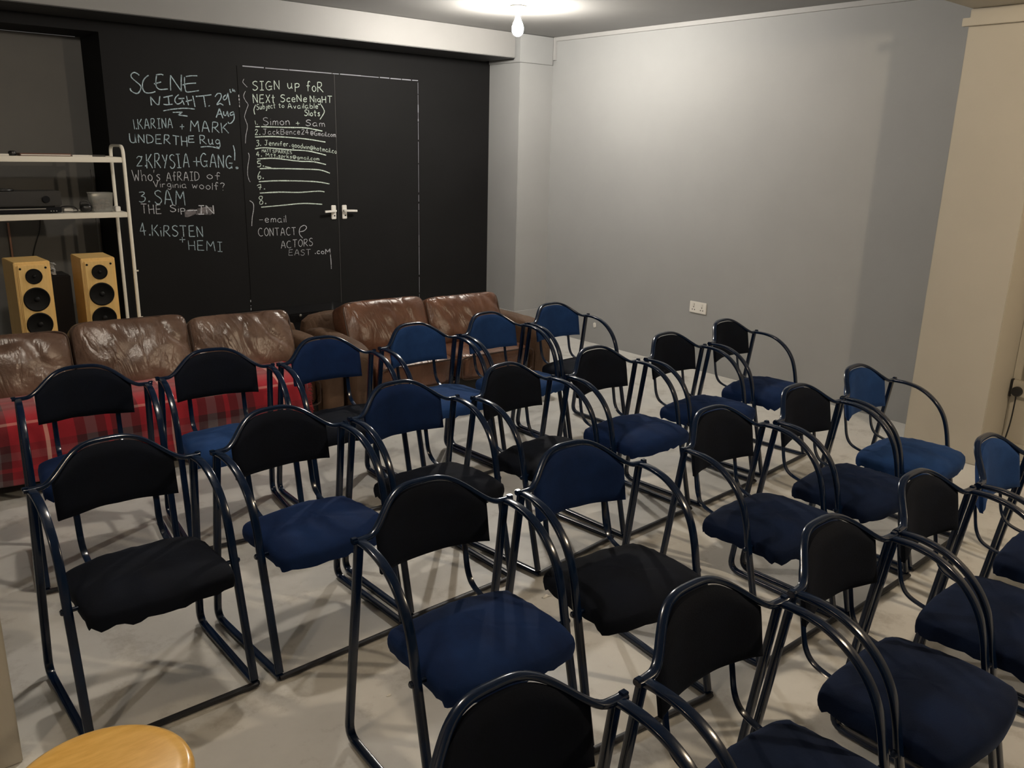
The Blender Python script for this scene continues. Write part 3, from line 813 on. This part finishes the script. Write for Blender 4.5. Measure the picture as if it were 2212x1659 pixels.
# ------------------------------------------------------------------ shelf unit and what stands on it
sh = tag(empty('shelf_unit', (0, 0, 0)), 'white metal shelf unit with two boards beside the black wall', 'shelf')
for xs in (.22, 1.604):
    fr = rounded([(xs, 5.60, 0), (xs, 5.60, 1.565), (xs, 5.86, 1.565), (xs, 5.86, 0)], .055, 6)
    MB().sweep(fr, .011, .008, (1, 0, 0), 10).build('side_frame', 'white_enamel', sh)
for z, nm in ((1.480, 'upper'), (1.150, 'lower')):
    b_ = MB().box(.23, 1.594, 5.612, 5.855, z, z+.018).box(.23, 1.594, 5.596, 5.612, z-.014, z+.0175).box(.23, 1.594, 5.855, 5.865, z-.006, z+.02)
    b_.build('shelf_board', 'white_enamel', sh, smooth=False, bevel=.002)
for z in (.80, .50):
    MB().box(1.600, 1.625, 5.59, 5.60, z-.004, z+.004).build('shelf_peg', 'white_enamel', sh, smooth=False)
ZU, ZL = 1.4985, 1.1685
def thing_at(name, label, cat, loc, rz=0.0): return tag(empty(name, loc, rz), label, cat)
def solo(mb, name, mat, label, cat, bevel=0.0, smooth=True): return tag(mb.build(name, mat, None, smooth, bevel), label, cat)
k_ = thing_at('brown_folder', 'flat brown leather folder lying on the top board of the shelf unit', 'folder', (1.185, 5.68, ZU))
MB().box(-.135, .135, -.05, .06, 0, .015).build('cover', 'brown_cover', k_, bevel=.003)
MB().box(-.130, .130, -.0505, .055, .004, .009).build('pages', 'paper', k_, smooth=False)
solo(MB().lathe([(.020, 0), (.023, .008), (.020, .022), (.012, .027), (0, .027)], (1.022, 5.69, ZU), 18), 'black_puck', 'black_plastic', 'small black puck-shaped item left of the brown folder', 'gadget')
solo(MB().box(.86, .995, 5.64, 5.76, ZU, ZU+.010), 'paper_sheet', 'paper', 'white paper lying at the left of the top shelf board', 'paper')
solo(MB().box(1.33, 1.44, 5.65, 5.74, ZU, ZU+.008), 'paper_sheet', 'paper', 'white paper right of the brown folder on the top shelf board', 'paper')
solo(MB().box(1.43, 1.52, 5.66, 5.70, ZU, ZU+.010), 'black_remote', 'black_plastic', 'thin black remote at the right end of the top shelf board', 'remote', .003)
dv = thing_at('disc_player', 'slim black disc player under the amplifier on the lower board', 'player', (0, 0, ZL))
MB().box(.82, 1.235, 5.635, 5.84, .004, .036).build('body', 'black_gloss', dv, bevel=.004)
MB().box(.84, 1.15, 5.632, 5.636, .026, .031).build('front_line', 'silver_line', dv, smooth=False)
for x in (1.175, 1.19, 1.205): MB().lathe([(.003, 5.631), (.003, 5.637)], (x, 0, .014), 10, 'y').build('button', 'silver_line', dv)
am = thing_at('amplifier', 'black amplifier box on the disc player on the lower board', 'amplifier', (0, 0, ZL+.0365))
MB().box(.78, 1.245, 5.66, 5.845, .006, .092).build('body', 'black_plastic', am, bevel=.004)
for x in (.80, 1.22): MB().box(x-.015, x+.015, 5.67, 5.70, 0, .007).build('foot', 'black_plastic', am, smooth=False)
MB().lathe([(.020, 5.645), (.021, 5.66)], (1.16, 0, .045), 20, 'y').build('volume_knob', 'black_gloss', am)
solo(MB().lathe([(.06, 0), (.064, .004), (.062, .010), (.03, .014), (0, .014)], (.95, 5.74, ZL+.129), 24), 'round_lid', 'black_plastic', 'flat round black lid lying on the amplifier', 'lid')
hp = thing_at('black_headset', 'dark bundled headset left of the plastic tub on the lower board', 'headset', (1.375, 5.67, ZL))
superbox(MB(), 0, 0, .024, .032, .03, .024, 3, 6).build('ear_cup', 'black_plastic', hp)
MB().sweep(crom([(-.03, 0, .02), (-.02, .02, .06), (.02, .02, .062), (.035, .01, .02)], 6), .004, .004, (0, 1, 0), 8).build('band', 'black_plastic', hp)
tag(MB().sweep(crom([(1.25, 5.72, ZL+.03), (1.28, 5.69, ZL+.036), (1.315, 5.67, ZL+.030), (1.325, 5.66, ZL+.006), (1.27, 5.66, ZL+.006), (1.245, 5.655, ZL+.006)], 6), .003, .003, (0, 0, 1), 8).build('black_cable', 'black_plastic'), 'short black cable looping out beside the disc player', 'cable')
solo(MB().box(1.262, 1.312, 5.70, 5.76, ZL, ZL+.022), 'white_box', 'white_plastic', 'small white box behind the cable on the lower board', 'box', .003)
solo(MB().box(1.545, 1.575, 5.66, 5.72, ZL, ZL+.03), 'white_box', 'white_plastic', 'small white box between the plastic tub and the shelf frame', 'box', .003)
tb = thing_at('plastic_tub', 'clear plastic tub of odds and ends on the lower shelf board', 'tub', (1.468, 5.68, ZL))
rows = []
for z, s_ in ((.001, .82), (.0, .86), (.06, .93), (.110, 1.0), (.114, 1.05), (.116, 1.05), (.114, .99), (.06, .915), (.004, .84)):
    rows.append([(x, y, z) for x, y in [(q.x*.066*s_, q.y*.052*s_) for q in [Vector((math.copysign(abs(math.cos(t))**.35, math.cos(t)), math.copysign(abs(math.sin(t))**.35, math.sin(t)), 0)) for t in [2*math.pi*k/36 for k in range(36)]]]])
mb = MB(); mb.grid(rows, True); mb.f.append(tuple(range(36))); mb.f.append(tuple(range(8*36, 9*36))); mb.build('tub_wall', 'clear_plastic', tb)
rt = random.Random(4)
mbc = MB()
for k in range(16):
    superbox(mbc, rt.uniform(-.04, .04), rt.uniform(-.03, .03), .018+rt.uniform(0, .055), rt.uniform(.008, .018), rt.uniform(.008, .016), rt.uniform(.006, .014), 3, 3)
tag(mbc.build('contents', 'tub_contents', tb), 'jumbled small items inside the tub', kind='stuff')

def speaker(loc, rz, label):
    r = tag(empty('floor_speaker', loc, rz), label, 'speaker', 'pair of wooden floor speakers')
    W_, D_, H_ = .092, .27, .932
    MB().box(-W_, W_, 0, D_, .0, H_).build('cabinet', 'veneer_brown' if False else 'beech_veneer', r, bevel=.004)
    MB().box(-W_+.012, W_-.012, -.012, .0005, .012, H_-.012).build('baffle', 'beech_veneer', r, bevel=.006)
    for z, R in ((.852, .043), (.722, .068), (.578, .068)):
        d = MB().lathe([(R, -.0125), (R, -.017), (R*.92, -.0185), (R*.86, -.016)], (0, 0, z), 40, 'y').build('driver', 'driver_black', r)
        MB().lathe([(R*.86, -.016), (R*.6, -.013), (R*.3, -.0125), (0, -.0125)], (0, 0, z), 40, 'y', cap=False).build('cone', 'driver_cone', d)
        MB().lathe([(R*.26, -.0125), (R*.2, -.020), (R*.1, -.0235), (0, -.024)], (0, 0, z), 24, 'y', cap=False).build('dust_cap', 'driver_cone' if R < .05 else 'driver_cone', d)
    for x in (-.064, .064):
        MB().lathe([(.0062, -.011), (.0062, -.0135), (0, -.0135)], (x, 0, .897), 14, 'y').build('grille_socket', 'driver_black', r)
    return r
speaker((.975, 5.30, 0), math.radians(2), 'wooden floor speaker at the left, half hidden by the three-seat sofa')
speaker((1.319, 5.30, 0), math.radians(-2), 'wooden floor speaker at the right, beside the posts of the shelf unit')
solo(MB().box(1.06, 1.235, 5.62, 5.82, 0, .80), 'dark_box', 'black_plastic', 'tall dark box standing behind and between the two floor speakers', 'box', .006)
cp = MB(); rp = random.Random(9); rows = []
for i in range(9):
    rows.append([(1.115+.075*(j/8-.5)*2*.6+rp.uniform(-.012, .012), 5.66+rp.uniform(-.03, .05), .805+.085*(i/8)*(1-.5*abs(j/8-.5))+rp.uniform(-.010, .012)*(i > 0)) for j in range(9)])
cp.grid(rows); o = cp.build('plastic_bag', 'bag_plastic', smooth=False); tag(o, 'crumpled clear plastic bag on the dark box between the speakers', 'bag')
md = o.modifiers.new('thickness', 'SOLIDIFY'); md.thickness = .0012
tag(MB().sweep([(1.066, 6.373, .30), (1.066, 6.373, 1.06)], .007, .007, (1, 0, 0), 10).build('copper_pipe', 'copper'), 'thin copper pipe up the alcove wall behind the left speaker', 'pipe')
tag(MB().sweep([(1.612, 6.372, .05), (1.612, 6.372, 1.40)], .011, .010, (1, 0, 0), 10).build('wall_conduit', 'alcove_grey'), 'grey conduit in the alcove corner behind the shelf unit', 'conduit')
tag(MB().sweep(crom([(1.262, 6.376, 1.12), (1.245, 6.375, 1.0), (1.19, 6.375, .84), (1.16, 6.375, .6)], 6), .003, .003, (1, 0, 0), 8).build('wall_cable', 'black_plastic'), 'black cable hanging down the alcove wall between the speakers', 'cable')

# ------------------------------------------------------------------ right wall
so = tag(empty('wall_socket', (XR, 3.842, .481)), 'white double power socket low on the grey right wall', 'socket')
MB().box(-.010, 0, -.077, .077, -.043, .043).build('face_plate', 'white_plastic', so, bevel=.003)
for y in (-.038, .038):
    MB().box(-.0135, -.0095, y-.008, y+.008, .012, .030).build('rocker_switch', 'bracket_white', so, bevel=.001)
    hs = MB()
    for dy, dz in ((0, .002), (-.011, -.018), (.011, -.018)): hs.box(-.0108, -.0098, y+dy-.003, y+dy+.003, dz-.004, dz+.004)
    hs.build('pin_holes', 'black_plastic', so, smooth=False)
ch = MB(); superbox(ch, XR-.004, 4.912, .162, .004, .016, .022, 2.4, 5, lambda u, P: P+Vector((0, .006*noise.noise(u*3), .006*noise.noise(u*3+Vector((5, 0, 0))))))
tag(ch.build('filler_blob', 'white_plastic'), 'small white blob of filler on the grey wall behind the end chair', 'blob')
bx = tag(empty('socket_box', (5.0, 1.535, .40)), 'dark surface socket box on the wall past the cream pier', 'socket')
MB().box(-.022, 0, -.10, .055, -.045, .045).build('back_box', 'pier_cream', bx, bevel=.004)
MB().box(-.026, 0, .052, .062, -.05, .05).build('edge', 'black_plastic', bx, bevel=.002)
pg = tag(empty('black_plug', (4.977, 1.555, .388)), 'round black plug with cable in the socket past the cream pier', 'plug')
MB().lathe([(.020, 0), (.027, -.004), (.028, -.02), (.022, -.030), (.0, -.032)], (0, 0, 0), 24, 'x').build('plug_body', 'black_plastic', pg)
MB().sweep(crom([(-.018, 0, -.02), (-.02, -.002, -.06), (-.016, .004, -.2), (-.03, .02, -.32), (-.08, .05, -.380), (-.16, .10, -.383), (-.22, .06, -.383), (-.20, .00, -.383), (-.14, .02, -.383), (-.12, .09, -.383)], 8), .004, .004, (1, 0, .3), 8).build('cord', 'black_plastic', pg)

# ------------------------------------------------------------------ stool at the lower left, scraps on the floor
st_ = tag(empty('wooden_stool', (.249, 1.346, 0)), 'round varnished wooden stool at the lower left', 'stool')
MB().lathe([(.0, .512), (.125, .512), (.140, .517), (.149, .527), (.1505, .536), (.147, .545), (.138, .550), (.120, .5515), (.0, .5515)], (0, 0, 0), 64, cap=False).build('seat', 'stool_wood', st_)
for k in range(4):
    a = math.pi/4+k*math.pi/2; c_, s_ = math.cos(a), math.sin(a)
    MB().sweep([(c_*.095, s_*.095, .513), (c_*.135, s_*.135, 0)], .014, .014, (-s_, c_, 0), 14).build('leg', 'stool_wood', st_)
for k in range(4):
    a = math.pi/4+k*math.pi/2; b2 = a+math.pi/2; R_ = .122; z = .17+.03*(k % 2)
    MB().sweep([(math.cos(a)*R_, math.sin(a)*R_, z), (math.cos(b2)*R_, math.sin(b2)*R_, z)], .008, .008, (0, 0, 1), 10).build('rung', 'stool_wood', st_)
def scrap(x, y, s_, seed, label):
    rs = random.Random(seed); rows = [[(x+(i-2)*s_+rs.uniform(-.3, .3)*s_, y+(j-1)*s_*.8+rs.uniform(-.3, .3)*s_, .0012+abs(rs.uniform(0, .5))*s_) for i in range(5)] for j in range(3)]
    mb = MB(); mb.grid(rows); o = mb.build('paper_scrap', 'paper', smooth=False); md = o.modifiers.new('thickness', 'SOLIDIFY'); md.thickness = .001; md.offset = 1
    return tag(o, label, 'scrap')
scrap(1.915, 2.018, .008, 1, 'twisted white paper scrap on the floor behind the gap in the third row')
scrap(1.148, 1.881, .004, 2, 'tiny white scrap on the floor behind the left chair of the third row')
